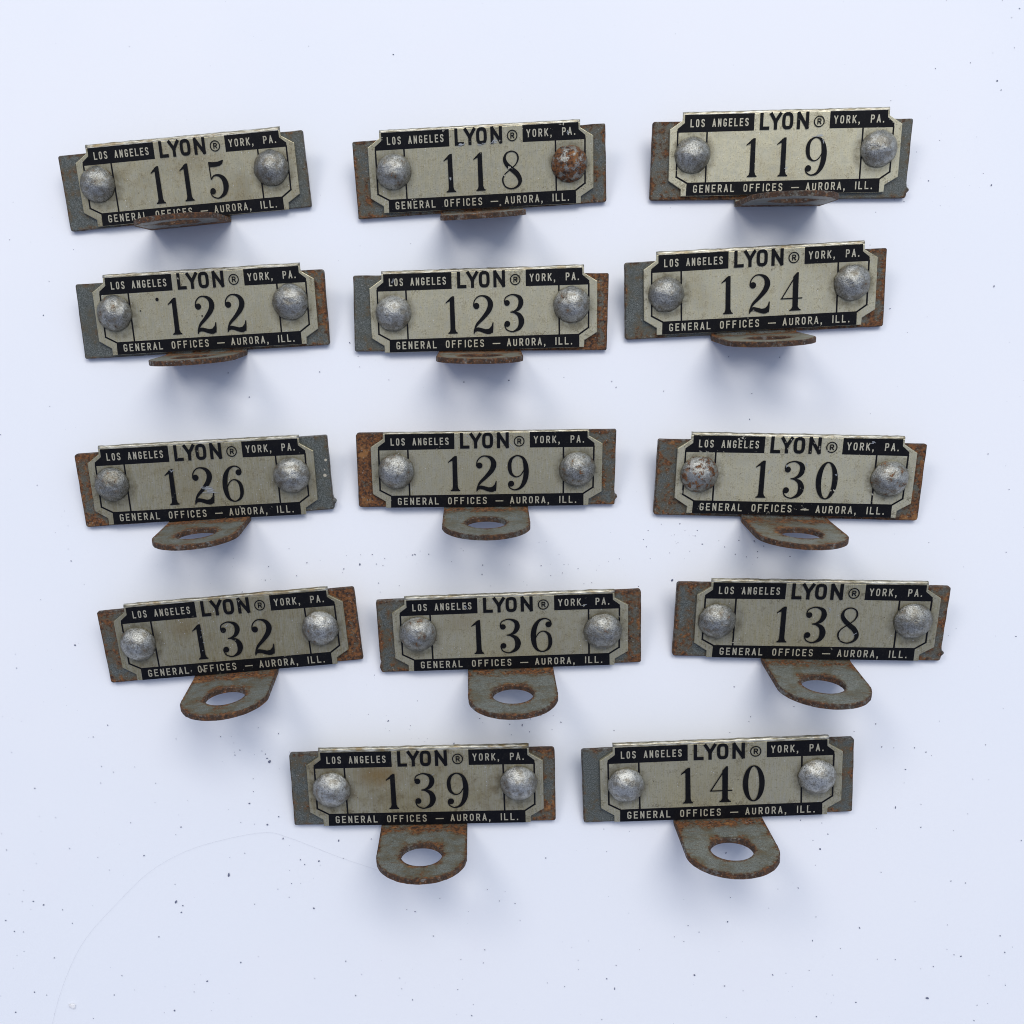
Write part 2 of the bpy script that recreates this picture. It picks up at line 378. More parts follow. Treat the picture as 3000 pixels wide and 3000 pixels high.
# --- high-contrast numerals: 6.3 wide, 10.8 high
def numeral(S, d, x0, y0, mat):
    k = .985
    kx = k if d == '1' else 1.07
    def T(p): return (x0 + (p[0] - .1) * kx, y0 + p[1] * k) + tuple(q * k for q in p[2:])
    st = lambda *p: S.strip(catmull([T(q) for q in p]), mat)
    pl = lambda *p: S.poly([T(q) for q in p], mat)
    ball = lambda x, y, r: S.disc(*T((x, y)), r * k, mat)
    if d == '1':
        pl((2.45, .3), (3.95, .3), (3.80, 10.75), (3.15, 10.75), (2.45, 10.2))
        pl((2.50, 10.3), (2.50, 9.35), (1.55, 8.95), (1.25, 8.65), (1.12, 8.95), (1.9, 9.7), (3.2, 10.75))
        pl((1.75, -.02), (4.65, -.02), (4.65, .25), (4.2, .55), (3.95, 1.3), (2.45, 1.3), (2.25, .55), (1.75, .25))
    elif d == '2':
        ball(1.28, 7.75, .92)
        st((.48, 7.6, .35), (.75, 9.2, .36), (1.8, 10.4, .36), (3.1, 10.6, .45), (4.5, 9.9, 1.05), (5.2, 8.3, 1.6), (4.7, 6.4, 1.5), (3.1, 4.3, 1.1), (1.5, 2.6, .8), (.75, 1.2, .42), (.5, -.1, .34))
        pl((.36, -.25), (.42, .9), (.9, 1.5), (1.7, 1.62), (2.7, 1.35), (3.8, 1.0), (4.7, 1.15), (5.4, 1.9), (5.72, 2.95), (5.98, 2.95), (5.9, 1.0), (5.75, -.15), (5.45, -.1), (5.0, -.42), (4.2, -.42), (3.2, -.1), (2.2, .35), (1.4, .48), (.9, .32), (.55, -.25))
    elif d == '3':
        ball(1.2, 8.35, .85); ball(1.2, 2.35, .88)
        st((.45, 8.5, .3), (.85, 9.9, .35), (2.3, 10.65, .36), (3.6, 10.5, .6), (4.75, 9.7, 1.2), (5.05, 8.2, 1.5), (4.4, 6.7, 1.1), (3.2, 5.9, .5), (2.1, 5.7, .26))
        st((2.1, 5.7, .26), (3.3, 5.55, .6), (4.6, 4.7, 1.3), (5.15, 3.0, 1.7), (4.6, 1.2, 1.2), (3.2, .22, .5), (2.2, .12, .36), (.95, .8, .36), (.42, 2.2, .3))
    elif d in '69':
        g = (lambda p: (6.2 - p[0], 10.72 - p[1]) + tuple(p[2:])) if d == '6' else (lambda p: p)
        b = g((1.35, 2.05)); ball(b[0], b[1], .9)
        st(*[g(p) for p in ((.55, 2.1, .3), (.95, .85, .36), (2.3, .15, .4), (3.9, .8, .8), (5.0, 2.7, 1.4), (5.45, 5.2, 1.55), (5.3, 7.8, 1.4), (4.6, 9.8, .8), (3.1, 10.6, .36), (1.7, 9.9, .7), (1.05, 8.6, 1.05), (.95, 7.0, 1.15), (1.35, 5.2, .9), (2.6, 4.15, .38), (3.9, 4.6, .32), (4.9, 6.2, .3))])
    elif d == '8':
        st((3.2, 5.6, 1.4), (1.85, 7.0, 1.25), (1.25, 8.5, .95), (1.75, 10.0, .5), (3.2, 10.62, .36), (4.6, 10.0, .4), (5.05, 8.6, .5), (4.5, 7.1, .36), (3.1, 5.75, .3), (1.3, 4.3, .36), (.62, 2.7, .48), (1.3, .85, .42), (3.1, .12, .36), (4.9, .85, .7), (5.5, 2.4, 1.2), (4.7, 4.2, 1.45), (3.2, 5.6, 1.4))
    elif d == '5':
        pl((1.0, 10.6), (2.4, 10.42), (3.8, 10.45), (5.2, 10.85), (5.35, 10.7), (4.95, 9.75), (4.1, 9.2), (2.8, 9.05), (1.0, 9.1))
        st((1.15, 10.3, .36), (1.2, 8.0, .34), (1.28, 5.5, .34))
        st((1.28, 5.5, .3), (2.1, 6.5, .4), (3.5, 6.55, .75), (4.8, 5.5, 1.4), (5.3, 3.5, 1.7), (4.7, 1.4, 1.2), (3.2, .2, .5), (2.2, .12, .36), (1.05, .8, .36), (.6, 2.1, .32))
        ball(1.38, 2.2, .88)
    elif d == '4':
        pl((3.55, .3), (5.0, .3), (5.0, 10.8), (4.55, 10.8), (3.55, 9.6))
        S.line(T((4.6, 10.55)), T((.55, 3.55)), .34, mat); S.line(T((.45, 3.5)), T((6.0, 3.5)), .34, mat)
        pl((2.75, -.02), (5.85, -.02), (5.85, .25), (5.4, .5), (5.0, 1.1), (3.55, 1.1), (3.2, .5), (2.75, .25))
    elif d == '0':
        P = []
        for i in range(48):
            a = i * math.tau / 48; c, e = math.cos(a), math.sin(a)
            P.append((c, e))
        zz = S.up(); out = []
        for c, e in P:
            o = S.bm.verts.new((*S.tf(*T((3.15 + 2.85 * c, 5.35 + 5.45 * e))), zz)); q = S.bm.verts.new((*S.tf(*T((3.15 + 1.45 * c, 5.35 + 5.08 * e))), zz)); out.append((o, q))
        for i in range(48):
            a, b2 = out[i], out[(i + 1) % 48]
            f = S.bm.faces.new((a[0], b2[0], b2[1], a[1])); f.material_index = mat; f.normal_update()
            if f.normal.z < 0: f.normal_flip()

# ------------------------------------------------------------------ the tag: a folded steel hanger with a riveted number plate
H2 = 11.25                     # half height of the backing
TH = 1.6                       # sheet thickness
TABR, TABD, HOLER = 12.45, 17.0, 5.7

def extrude_plate(bm, outline, z0, z1, bev, segs=2):
    bot = [bm.verts.new((x, y, z0)) for x, y in outline]
    f = bm.faces.new(bot); f.normal_update()
    if f.normal.z < 0: f.normal_flip()
    g = bmesh.ops.extrude_face_region(bm, geom=[f])
    top = [e for e in g['geom'] if isinstance(e, bmesh.types.BMVert)]
    for vv in top: vv.co.z = z1
    bmesh.ops.recalc_face_normals(bm, faces=bm.faces[:])
    ed = [e for e in bm.edges if abs(e.verts[0].co.z - z1) < 1e-6 and abs(e.verts[1].co.z - z1) < 1e-6 and len(e.link_faces) == 2 and any(abs(q.normal.z) < .5 for q in e.link_faces)]
    if bev: bmesh.ops.bevel(bm, geom=ed, offset=bev, segments=segs, affect='EDGES', profile=.5)

def backing(parent, rnd, nib, colour):
    bm = bmesh.new(); pts = []
    def corner(cx, cy, r, a0):
        for i in range(5):
            a = R(a0 + 22.5 * i); pts.append((cx + r * math.cos(a), cy + r * math.sin(a)))
    def edge(a, b, n, amp):
        for i in range(1, n):
            t = i / n; q = rnd.uniform(-amp, amp)
            dx, dy = b[0] - a[0], b[1] - a[1]; l = math.hypot(dx, dy)
            pts.append((a[0] + dx * t - dy / l * q, a[1] + dy * t + dx / l * q))
    W2 = 38.0; r = [rnd.uniform(.35, .9) for _ in range(4)]
    corner(W2 - r[0], H2 - r[0], r[0], 0); edge((W2 - r[0], H2), (-W2 + r[1], H2), 24, .07)
    corner(-W2 + r[1], H2 - r[1], r[1], 90)
    if nib in ('L', 'LR'):
        edge((-W2, H2 - r[1]), (-W2, -H2 + 4.2), 6, .06); pts.extend([(-W2, -H2 + 4.2), (-W2 + .3, -H2 + 3.2), (-W2 - .15, -H2 + 2.4), (-W2 - .3, -H2 + 1.6)])
    else: edge((-W2, H2 - r[1]), (-W2, -H2 + r[2]), 8, .06)
    corner(-W2 + r[2], -H2 + r[2], r[2], 180); edge((-W2 + r[2], -H2), (W2 - r[3], -H2), 24, .04)
    corner(W2 - r[3], -H2 + r[3], r[3], 270)
    if nib in ('R', 'LR'):
        pts.extend([(W2 + .1, -H2 + 1.5), (W2 + .75, -H2 + 2.2), (W2 + .7, -H2 + 2.7), (W2 + .05, -H2 + 3.3), (W2 - .15, -H2 + 4.4)])
        edge((W2 - .15, -H2 + 4.4), (W2, H2 - r[0]), 6, .06)
    else: edge((W2, -H2 + r[3]), (W2, H2 - r[0]), 8, .06)
    extrude_plate(bm, pts, -TH, 0, .28, 2)
    if nib == 'R' and colour[0] > .6 and colour[1] < .2:      # two pale chips in the paint at the right end
        S = Sheet(bm, .03); S.disc(36.9, 3.9, .42, 1, 8); S.disc(36.2, -.7, .52, 1, 7); S.disc(36.3, 1.0, .2, 1, 6)
    o = link('backing_plate', bm, [STEEL, PALE], parent); o.color = colour
    return o

def tab(parent, rnd, colour, stamped, lean=0):
    """the lower edge folded forward: bend, straight sides, round end, punched hole"""
    bm = bmesh.new(); rim = bm.verts.layers.float.new('rim')
    # flat outline in (s along the tab, x), s = 0 where the flat part begins
    ri = .6; z_flat = ri
    def outline(a):            # polar about the hole, a = 0 towards the tip
        c, s = math.cos(a), math.sin(a)
        if c >= 0: return TABR
        d = TABD - z_flat
        lim = []
        if abs(s) > 1e-6: lim.append(TABR / abs(s))
        lim.append(d / -c)
        return min(lim)
    corner = math.pi - math.atan2(TABR, TABD - z_flat)
    ang = sorted(set([i * math.tau / 72 for i in range(72)] + [corner, math.tau - corner]))
    rings = [0, .08, .2, .45, .7, .86, .95, 1]
    jit = [rnd.uniform(-.07, .07) for _ in ang]
    def grid(y, rim_in=0.0, rim_out=0.0):
        G = []
        for i, a in enumerate(ang):
            Ro = outline(a) + (jit[i] if math.cos(a) > -.2 else 0); row = []
            for j, t in enumerate(rings):
                rr = (HOLER + rim_in) + ((Ro - rim_out) - (HOLER + rim_in)) * t
                v = bm.verts.new((rr * math.sin(a), y, TABD + rr * math.cos(a)))
                flat_end = outline(a) * math.cos(a) < -(TABD - z_flat) + 1e-4
                e = max(1 - t * 2.2 if math.cos(a) > -2 else 0, (t - .62) / .38 if not flat_end else 0, 0)
                v[rim] = min(1, e); row.append(v)
            G.append(row)
        return G
    top = grid(-H2 - .12, .18, .0); bot = grid(-H2 - TH)
    mid = grid(-H2 - .30)     # only its borders are kept, for a softened upper arris
    n = len(ang)
    for i in range(n):
        a, b = top[i], top[(i + 1) % n]; c, d = bot[i], bot[(i + 1) % n]
        for j in range(len(rings) - 1):
            bm.faces.new((a[j], a[j + 1], b[j + 1], b[j])); bm.faces.new((c[j], d[j], d[j + 1], c[j + 1]))
        m, q = mid[i], mid[(i + 1) % n]
        for u in (m[0], q[0]): u[rim] = 1
        bm.faces.new((a[0], b[0], q[0], m[0])); bm.faces.new((m[0], q[0], d[0], c[0]))
        A = ang[i]; B = ang[(i + 1) % n]
        flat = all(outline(t) * math.cos(t) < -(TABD - z_flat) + 1e-4 for t in (A, B))
        if not flat:
            for u in (m[-1], q[-1], c[-1], d[-1]): u[rim] = 1
            bm.faces.new((a[-1], m[-1], q[-1], b[-1])); bm.faces.new((m[-1], c[-1], d[-1], q[-1]))
    for row in mid:
        for v in row[1:-1]: bm.verts.remove(v)
    # soften: pull the top border in a touch (arris)
    for i in range(n):
        a = ang[i]
        if outline(a) * math.cos(a) < -(TABD - z_flat) + 1e-4: continue
        v = top[i][-1]; v.co.x -= .2 * math.sin(a); v.co.z -= .2 * math.cos(a)
    # the bend
    xs = [-TABR + 2 * TABR * i / 16 for i in range(17)]
    oc = []
    for s in range(7):
        a = R(90 * s / 6)      # 0: flat tab side, 90: backing side
        oc.append((-H2 + ri - .12 * 0 - (ri + TH) * math.cos(a), ri - (ri + TH) * math.sin(a), -H2 + ri - (ri + .12 * (1 - s / 6)) * math.cos(a), ri - ri * math.sin(a)))
    G = [[(bm.verts.new((x, o[0], o[1])), bm.verts.new((x, o[2], o[3]))) for x in xs] for o in oc]
    for s in range(6):
        for i in range(16):
            a, b, c, d = G[s][i], G[s][i + 1], G[s + 1][i + 1], G[s + 1][i]
            bm.faces.new((a[0], b[0], c[0], d[0])); bm.faces.new((a[1], d[1], c[1], b[1]))
        for i in (0, 16):
            a, b = G[s][i], G[s + 1][i]
            for u in a + b: u[rim] = .45
            bm.faces.new((a[0], b[0], b[1], a[1]))
    bmesh.ops.recalc_face_normals(bm, faces=bm.faces[:])
    mats = [TABSTEEL]
    if stamped:                # faint stamped letters either side of the hole
        mats.append(STAMP); sb = bmesh.new(); S = Sheet(sb, 0)
        for c, x in (('I', -9.9), ('T', -8.2), ('I', -6.4)):
            if c == 'T': S.line((x, 15.2), (x, 19.0), .3, 0); S.line((x - .9, 19.0), (x + .9, 19.0), .3, 0)
            else: S.line((x, 15.2), (x, 19.0), .3, 0)
        gothic(S, 'N', 6.3, 15.2, 1.7, 3.8, .3, 0); gothic(S, 'O', 8.6, 15.2, 1.6, 3.8, .3, 0)
        for f in sb.faces:
            try:
                q = bm.faces.new([bm.verts.new((v.co.x, -H2 - .105 + v.co.z, 2 * TABD - 4.5 - v.co.y)) for v in f.verts]); q.material_index = 1
            except ValueError: pass
        sb.free()
    o = link('mounting_tab', bm, mats, parent); o.color = colour
    if lean:                   # folded in past square: turned about the bend
        a = R(-lean); c, q = math.cos(a), math.sin(a); y = -H2
        o.rotation_euler = (a, 0, 0); o.location = (0, (y - y * c - .55) * MM, (-y * q) * MM)
    for p in o.data.polygons: p.use_smooth = False
    return o

ADV = {' ': 1.05, 'I': .62, ',': .62, '.': .5, '-': 1.15}
def number_plate(parent, rnd, num, place, lip_len, colour, extras):
    dx, dy, rot = place; ca, sa = math.cos(R(rot)), math.sin(R(rot))
    tf = lambda x, y: (x, y)
    bm = bmesh.new(); z0, z1 = .22, 1.0
    out = [(30.05, 11.2), (30.1, 9.7), (33.95, 7.35), (33.95, -7.0), (30.2, -9.2), (30.1, -11.15), (-29.85, -11.15), (-29.85, -9.2), (-33.6, -6.85), (-33.7, 7.3), (-30.0, 9.7), (-29.95, 11.2)]
    extrude_plate(bm, out[::-1], z0, z1, .16, 2)
    # the burred upper edge, rolled back over the hanger
    N = 60; prof = [(11.2, 0.0), (11.2 + lip_len * .4, -.06), (11.2 + lip_len * .6, -.22), (11.2 + lip_len * .74, -.5), (11.2 + lip_len * .78, -.95)]
    rows = []
    for i in range(N + 1):
        x = -29.95 + 60.0 * i / N; e = noise.noise(Vector((x * .35, rnd.random() * .4, parent['label'].__len__() * 3.1))) * .16 + rnd.uniform(-.05, .05)
        rows.append([bm.verts.new((x, py + (e * (j / 4) * min(1, lip_len)), z1 + pz + (rnd.uniform(-.05, .05) if j in (2, 3) else 0) - (0.004 if j == 0 else 0))) for j, (py, pz) in enumerate(prof)])
    for i in range(N):
        for j in range(4):
            f = bm.faces.new((rows[i][j], rows[i + 1][j], rows[i + 1][j + 1], rows[i][j + 1])); f.material_index = 3; f.smooth = True
    for r_ in (rows[0], rows[-1]):
        q = [bm.verts.new((r_[0].co.x, 11.2, z0 + .05))]
        f = bm.faces.new(r_ + q); f.material_index = 3
    S = Sheet(bm, z1 + .03)
    I, Lm = 1, 2
    # bands
    S.poly([(-29.4, 11.15), (-9.05, 11.15), (-9.05, 6.45), (-31.5, 6.35), (-31.5, 7.4), (-29.4, 8.95)], I)
    S.poly([(12.9, 11.15), (29.55, 11.15), (29.6, 9.2), (31.6, 7.6), (31.6, 6.45), (12.9, 6.55)], I)
    S.poly([(-28.2, -7.4), (28.65, -7.3), (28.7, -11.1), (-28.3, -11.1)], I)
    lw = .48
    for P in (((-31.35, 6.6), (-31.35, -5.75), (-28.1, -7.55)), ((31.45, 6.6), (31.4, -5.6), (28.6, -7.45))):
        S.line(P[0], P[1], lw, I); S.line(P[1], P[2], lw, I)
    S.line((-22.75, 6.5), (-22.6, -7.5), lw, I, False); S.line((22.65, 6.6), (22.75, -7.4), lw, I, False)
    # lettering
    text(S, 'LOS ANGELES', -27.9, -10.3, 7.75, 2.15, .32, Lm, dict(ADV))
    text(S, 'YORK, PA.', 13.9, 28.9, 7.8, 2.15, .32, Lm, {**ADV, ' ': 1.35})
    text(S, 'GENERAL OFFICES - AURORA, ILL.', -26.4, 26.9, -10.25, 2.15, .32, Lm, {**ADV, ' ': 1.12})
    for ch, x, wd in (('L', -7.4, 2.75), ('Y', -4.45, 3.2), ('O', -.95, 3.2), ('N', 3.35, 3.45)): gothic(S, ch, x, 6.55, wd, 4.65, .92, I)
    S.ring(9.8, 8.5, 1.42, 1.42, .3, I); gothic(S, 'R', 9.27, 7.72, 1.15, 1.6, .30, I)
    for i, d in enumerate(num): numeral(S, d, (-12.05, -3.1, 6.1)[i] + (.05 if d == '1' and i == 1 else 0), -6.2, I)
    for kind, x, y, a, l, wd in extras:
        if kind == 'dot': S.disc(x, y, wd, I, 9)
        else:                   # a scrape: a bundle of fine ragged scores down to bare metal
            t = (math.cos(R(a)), math.sin(R(a))); n2 = (-t[1], t[0]); k = max(1, round(wd / .11))
            for q in range(k):
                off = (q + .5 - k / 2) / k * 2 * wd + rnd.uniform(-.06, .06); ll = l * rnd.uniform(.35, 1.0) * (1 - .5 * abs(off) / max(wd, .01)); sh = rnd.uniform(-.25, .25) * l
                bend = rnd.uniform(-.12, .12)
                pts = [(x + t[0] * (sh + ll * (e - .5)) + n2[0] * (off + bend * (e - .5) ** 2 * 4), y + t[1] * (sh + ll * (e - .5)) + n2[1] * (off + bend * (e - .5) ** 2 * 4), rnd.uniform(.05, .17)) for e in (0, .25, .5, .75, 1)]
                S.strip(catmull(pts, 3), 4)
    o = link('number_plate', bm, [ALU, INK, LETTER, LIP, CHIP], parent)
    o.location = (dx * MM, dy * MM, 0); o.rotation_euler = (0, 0, R(rot)); o.color = colour
    if num not in ('129', '136'): o.scale = (1, 1.035, 1)
    return o

def rivet(parent, rnd, at, tau, colour, label=None):
    bm = bmesh.new(); Rr = 5.35 * rnd.uniform(.98, 1.03); hh = 3.5 * rnd.uniform(.93, 1.06)
    rho = (Rr * Rr + hh * hh) / (2 * hh); n = 40
    prof = [(Rr * .93, -.02), (Rr, .22)]
    a1 = math.asin(min(1, Rr / rho))
    if hh > Rr: a1 = math.pi - a1
    for i in range(1, 14): a = a1 * (1 - i / 14); prof.append((rho * math.sin(a), .22 + hh - rho + rho * math.cos(a)))
    zb = 1.03; sd = Vector((rnd.uniform(0, 99), rnd.uniform(0, 99), 0)); rings = []
    for r_, z in prof:
        row = []
        for i in range(n):
            a = i * math.tau / n; p = Vector((r_ * math.cos(a), r_ * math.sin(a), z))
            dn = noise.noise(p * .55 + sd) * .20 + noise.noise(p * 1.5 + sd) * .085
            q = p + (p - Vector((0, 0, -1))).normalized() * dn
            row.append(bm.verts.new((q.x, q.y, q.z + zb)))
        rings.append(row)
    for a, b in zip(rings, rings[1:]):
        for i in range(n): bm.faces.new((a[i], a[(i + 1) % n], b[(i + 1) % n], b[i]))
    tip = bm.verts.new((0, 0, zb + .22 + hh)); tip.co.z += noise.noise(Vector((0, 0, hh)) * .55 + sd) * .2 - .05
    for i in range(n): bm.faces.new((rings[-1][i], rings[-1][(i + 1) % n], tip))
    bm.faces.new(rings[0][::-1])
    # shank and rounded tail behind the backing: the tail is what the leaning tag rests on
    rt = 1.8; zc = (rt - (at[1] + H2) * math.sin(tau)) / math.cos(tau) - TH
    prev = None
    pr = [(1.5, .9), (1.5, -TH - .05), (rt, min(-TH - .1, zc))] + [(rt * math.cos(R(t)), min(-TH - .1, zc) - rt * math.sin(R(t))) for t in (30, 60, 85)]
    for r_, z in pr:
        row = [bm.verts.new((r_ * math.cos(i * math.tau / 16), r_ * math.sin(i * math.tau / 16), z)) for i in range(16)]
        if prev:
            for i in range(16): bm.faces.new((prev[i], prev[(i + 1) % 16], row[(i + 1) % 16], row[i]))
        prev = row
    bm.faces.new(prev)
    bmesh.ops.recalc_face_normals(bm, faces=bm.faces[:])
    o = link('rivet', bm, RIVET, parent, True); o.location = (at[0] * MM, at[1] * MM, 0)
    o.rotation_euler = (0, 0, 0); o.color = colour
    if label: o['label'] = label
    return o

# number: (x, y, turn, lean), (plate shift x, y, turn), left rivet, right rivet
POSE = {
    '115': ((-91.02, 128.14, 4.82, 20.18), (1.07, 0.52, -0.70), (-26.76, 1.74), (27.25, 1.23)),
    '118': ((-0.63, 128.94, 2.88, 23.24), (0.17, 1.07, -1.02), (-26.02, 1.90), (26.87, 0.56)),
    '119': ((88.32, 130.43, -0.78, 19.35), (0.74, 1.70, 0.66), (-26.06, 1.63), (28.32, 2.81)),
    '122': ((-85.07, 85.89, 2.50, 19.31), (1.01, 1.05, 0.09), (-26.65, 2.02), (27.28, 2.31)),
    '123': ((-1.38, 85.03, -0.49, 19.01), (0.79, 0.63, 1.30), (-25.92, 0.21), (27.14, 2.32)),
    '124': ((80.13, 89.26, 2.24, 20.07), (1.10, 1.26, -0.13), (-26.03, 1.54), (27.96, 2.05)),
    '126': ((-83.10, 34.66, 3.83, 20.45), (-0.45, 0.20, -1.20), (-27.53, 1.70), (26.52, 0.34)),
    '129': ((0.17, 37.93, 0.27, 22.25), (0.04, -0.02, 0.10), (-26.35, -0.06), (26.75, 0.01)),
    '130': ((87.53, 33.83, -1.69, 20.14), (1.20, 1.28, -0.04), (-25.85, 1.46), (28.17, 1.30)),
    '132': ((-74.16, -11.07, 5.40, 21.50), (0.40, 0.39, -0.64), (-27.16, 0.78), (26.91, 0.33)),
    '136': ((7.06, -9.74, 2.38, 23.07), (0.18, 0.14, -0.50), (-26.31, 1.15), (26.91, -0.31)),
    '138': ((92.15, -7.02, -1.04, 22.41), (1.30, 0.56, 0.11), (-26.35, 0.40), (28.27, 1.44)),
    '139': ((-18.17, -54.68, 1.55, 18.87), (0.61, 0.45, 0.01), (-26.18, 0.50), (27.59, 1.46)),
    '140': ((65.78, -52.27, 2.92, 18.90), (0.58, 0.51, -0.39), (-25.85, 0.68), (27.51, 0.75)),
}
# number: rust (left end, right end, tab), plate (yellowing, brightness painted for its angle to the light, ink wear), rivets (left rust, bright; right rust, bright), nib, lip
LOOK = {
    '115': ((.30, .14, .95), (.55, .50, .15), (.0, .45, .0, .35), '', 1.35),
    '118': ((.42, .40, .60), (.10, .55, .55), (.1, .65, .88, .40), '', 1.0),
    '119': ((.55, .22, .55), (.25, .95, .35), (.0, .60, .0, .80), 'R', 1.1),
    '122': ((.12, .55, .62), (.15, .55, .20), (.1, .50, .0, .60), '', 1.2),
    '123': ((.15, .80, .95), (.15, .72, .30), (.0, .80, .1, .75), '', 1.1),
    '124': ((.22, .62, .62), (.35, .85, .25), (.0, .55, .0, .60), '', 1.2),
    '126': ((.62, .15, .72), (.40, .32, .35), (.1, .25, .0, .80), 'R', 1.2),
    '129': ((1.0, .45, .42), (.12, .50, .40), (.15, .70, .2, .50), 'R', .55),
    '130': ((.48, .62, .80), (.28, .88, .60), (.52, .60, .30, .65), '', 1.0),
    '132': ((.50, .92, .72), (.60, .22, .45), (.0, .70, .15, .85), '', 1.1),
    '136': ((.38, .60, .55), (.35, .52, .40), (.15, .65, .1, .60), 'L', 1.25),
    '138': ((.60, .55, .40), (.10, .42, .35), (.15, .50, .0, .45), 'R', 1.1),
    '139': ((.30, .50, .58), (.80, .38, .15), (.1, .95, .05, 1.0), '', 1.35),
    '140': ((.25, .38, .52), (.22, .52, .12), (.0, 1.0, .0, 1.0), '', 1.2),
}
LABEL = {
    '115': 'grey steel tag numbered 115, its rust-brown tab covering part of the lower lettering',
    '118': 'steel number tag reading 118 with a rust-streaked right rivet',
    '119': 'pale steel number tag reading 119, its round tab seen from below',
    '122': 'steel number tag reading 122 with a black dot left of the number',
    '123': 'steel number tag reading 123, rusty right end and tab seen edge on',
    '124': 'steel number tag reading 124 on a cream-toned plate, right end pitted',
    '126': 'steel number tag reading 126 with a bright scrape across the 2',
    '129': 'steel number tag reading 129 with an orange-rusted left end',
    '130': 'steel number tag reading 130 with brown rust on its left rivet',
    '132': 'steel number tag reading 132, darker plate, flaking 1 and rusty right end',
    '136': 'steel number tag reading 136 with its holed tab pointing straight down',
    '138': 'steel number tag reading 138, its tab swung to the lower right',
    '139': 'steel number tag reading 139 with a yellow stain beside the 1',
    '140': 'steel number tag reading 140 with two smooth bright rivets',
}
EXTRA = {
    '126': [('scrape', 1.3, -2.0, -12, 6.2, .8), ('scrape', 2.0, -2.9, -8, 4.6, .45), ('scrape', -8.6, 3.9, 20, 1.6, .35), ('scrape', 2.8, 5.2, 70, 2.4, .12)],
    '122': [('dot', -14.1, 4.2, 0, 0, .52), ('dot', -.9, -1.3, 0, 0, .25), ('dot', -19.6, 1.2, 0, 0, .22)],
    '118': [('scrape', -5.8, 6.7, 5, 2.2, .4), ('scrape', .4, 6.6, -5, 3.2, .35), ('scrape', 4.6, 7.2, 20, 2.6, .6), ('scrape', -9.2, -2.6, 80, 1.5, .3), ('scrape', 26.4, 8.6, 70, 1.2, .3)],
    '119': [('scrape', 9.4, 4.6, 5, 3.4, .28), ('scrape', 11.4, 3.0, -60, 1.8, .22), ('scrape', 1.0, -3.9, 15, 1.2, .25)],
    '129': [('scrape', 7.9, 6.9, -50, 3.6, .12), ('scrape', 7.6, 6.4, -44, 2.4, .08), ('scrape', -5.2, 10.3, -30, 1.1, .22)],
    '130': [('scrape', -7.2, 1.0, 60, 1.6, .18), ('scrape', 11.6, .7, 20, 1.2, .25), ('scrape', 21.0, 10.1, 0, 2.4, .35), ('scrape', 3.2, 3.6, -50, 1.4, .2), ('scrape', -2.4, 3.0, 40, 1.1, .3)],
    '132': [('scrape', -8.3, 2.6, 40, .7, .10), ('scrape', -8.9, .6, 20, .7, .10), ('scrape', -8.2, -1.2, -30, .8, .10), ('scrape', -8.9, -3.6, 30, .7, .10), ('scrape', -.8, 3.2, 30, 1.2, .2)],
    '136': [('scrape', -12.4, 8.6, -65, 1.5, .3), ('scrape', 21.5, 7.9, 0, 1.6, .25)],
    '123': [('scrape', -18.2, 1.4, -50, 1.8, .12), ('scrape', -26.6, 9.1, 80, 1.6, .3)],
    '138': [('scrape', 3.6, 3.7, -60, 1.8, .35), ('scrape', 11.2, -3.4, 35, 1.5, .14)],
    '139': [('scrape', 2.6, 4.1, 60, 1.2, .2)],
}
for num, (pose, plate, rl, rr) in POSE.items():
    rnd = random.Random(int(num) * 7 + 3)
    rust, face, rv, nib, lip = LOOK[num]
    tau = R(pose[3])
    e = bpy.data.objects.new('number_tag', None); COL.objects.link(e)
    e.empty_display_size = .01
    e['label'] = LABEL[num]; e['category'] = 'number tag'; e['group'] = 'riveted steel number tags laid out in rows'
    M = Matrix.Translation(Vector((pose[0], pose[1], 0)) * MM) @ Matrix.Rotation(R(pose[2]), 4, 'Z') @ Matrix.Rotation(tau, 4, 'X') @ Matrix.Translation(Vector((0, H2, TH)) * MM)
    e.location = M.to_translation(); e.rotation_euler = M.to_euler()
    backing(e, rnd, nib, (*rust, 1))
    tab(e, rnd, (*rust, 1), num == '129', {'115': 2.2, '119': 2.4}.get(num, 0))
    number_plate(e, rnd, num, plate, lip, (*face, {'139': .8, '132': .25, '136': .2}.get(num, 0)), EXTRA.get(num, []))
    rivet(e, rnd, rl, tau, (rv[0], rv[1], 0, 1), 'rust-streaked left rivet' if rv[0] > .4 else None)
    rivet(e, rnd, rr, tau, (rv[2], rv[3], 0, 1), 'rust-streaked right rivet' if rv[2] > .4 else None)

# ------------------------------------------------------------------ the surface and what lies on it
bm = bmesh.new()
bmesh.ops.create_grid(bm, x_segments=40, y_segments=40, size=900)
for v in bm.verts: v.co.z = noise.noise(v.co * .006) * .25 - .26
t = link('table_surface', bm, PAPER, None, True)
t['kind'] = 'structure'; t['label'] = 'white speckled card surface under all the tags'

def surface_z(p): return 0.0

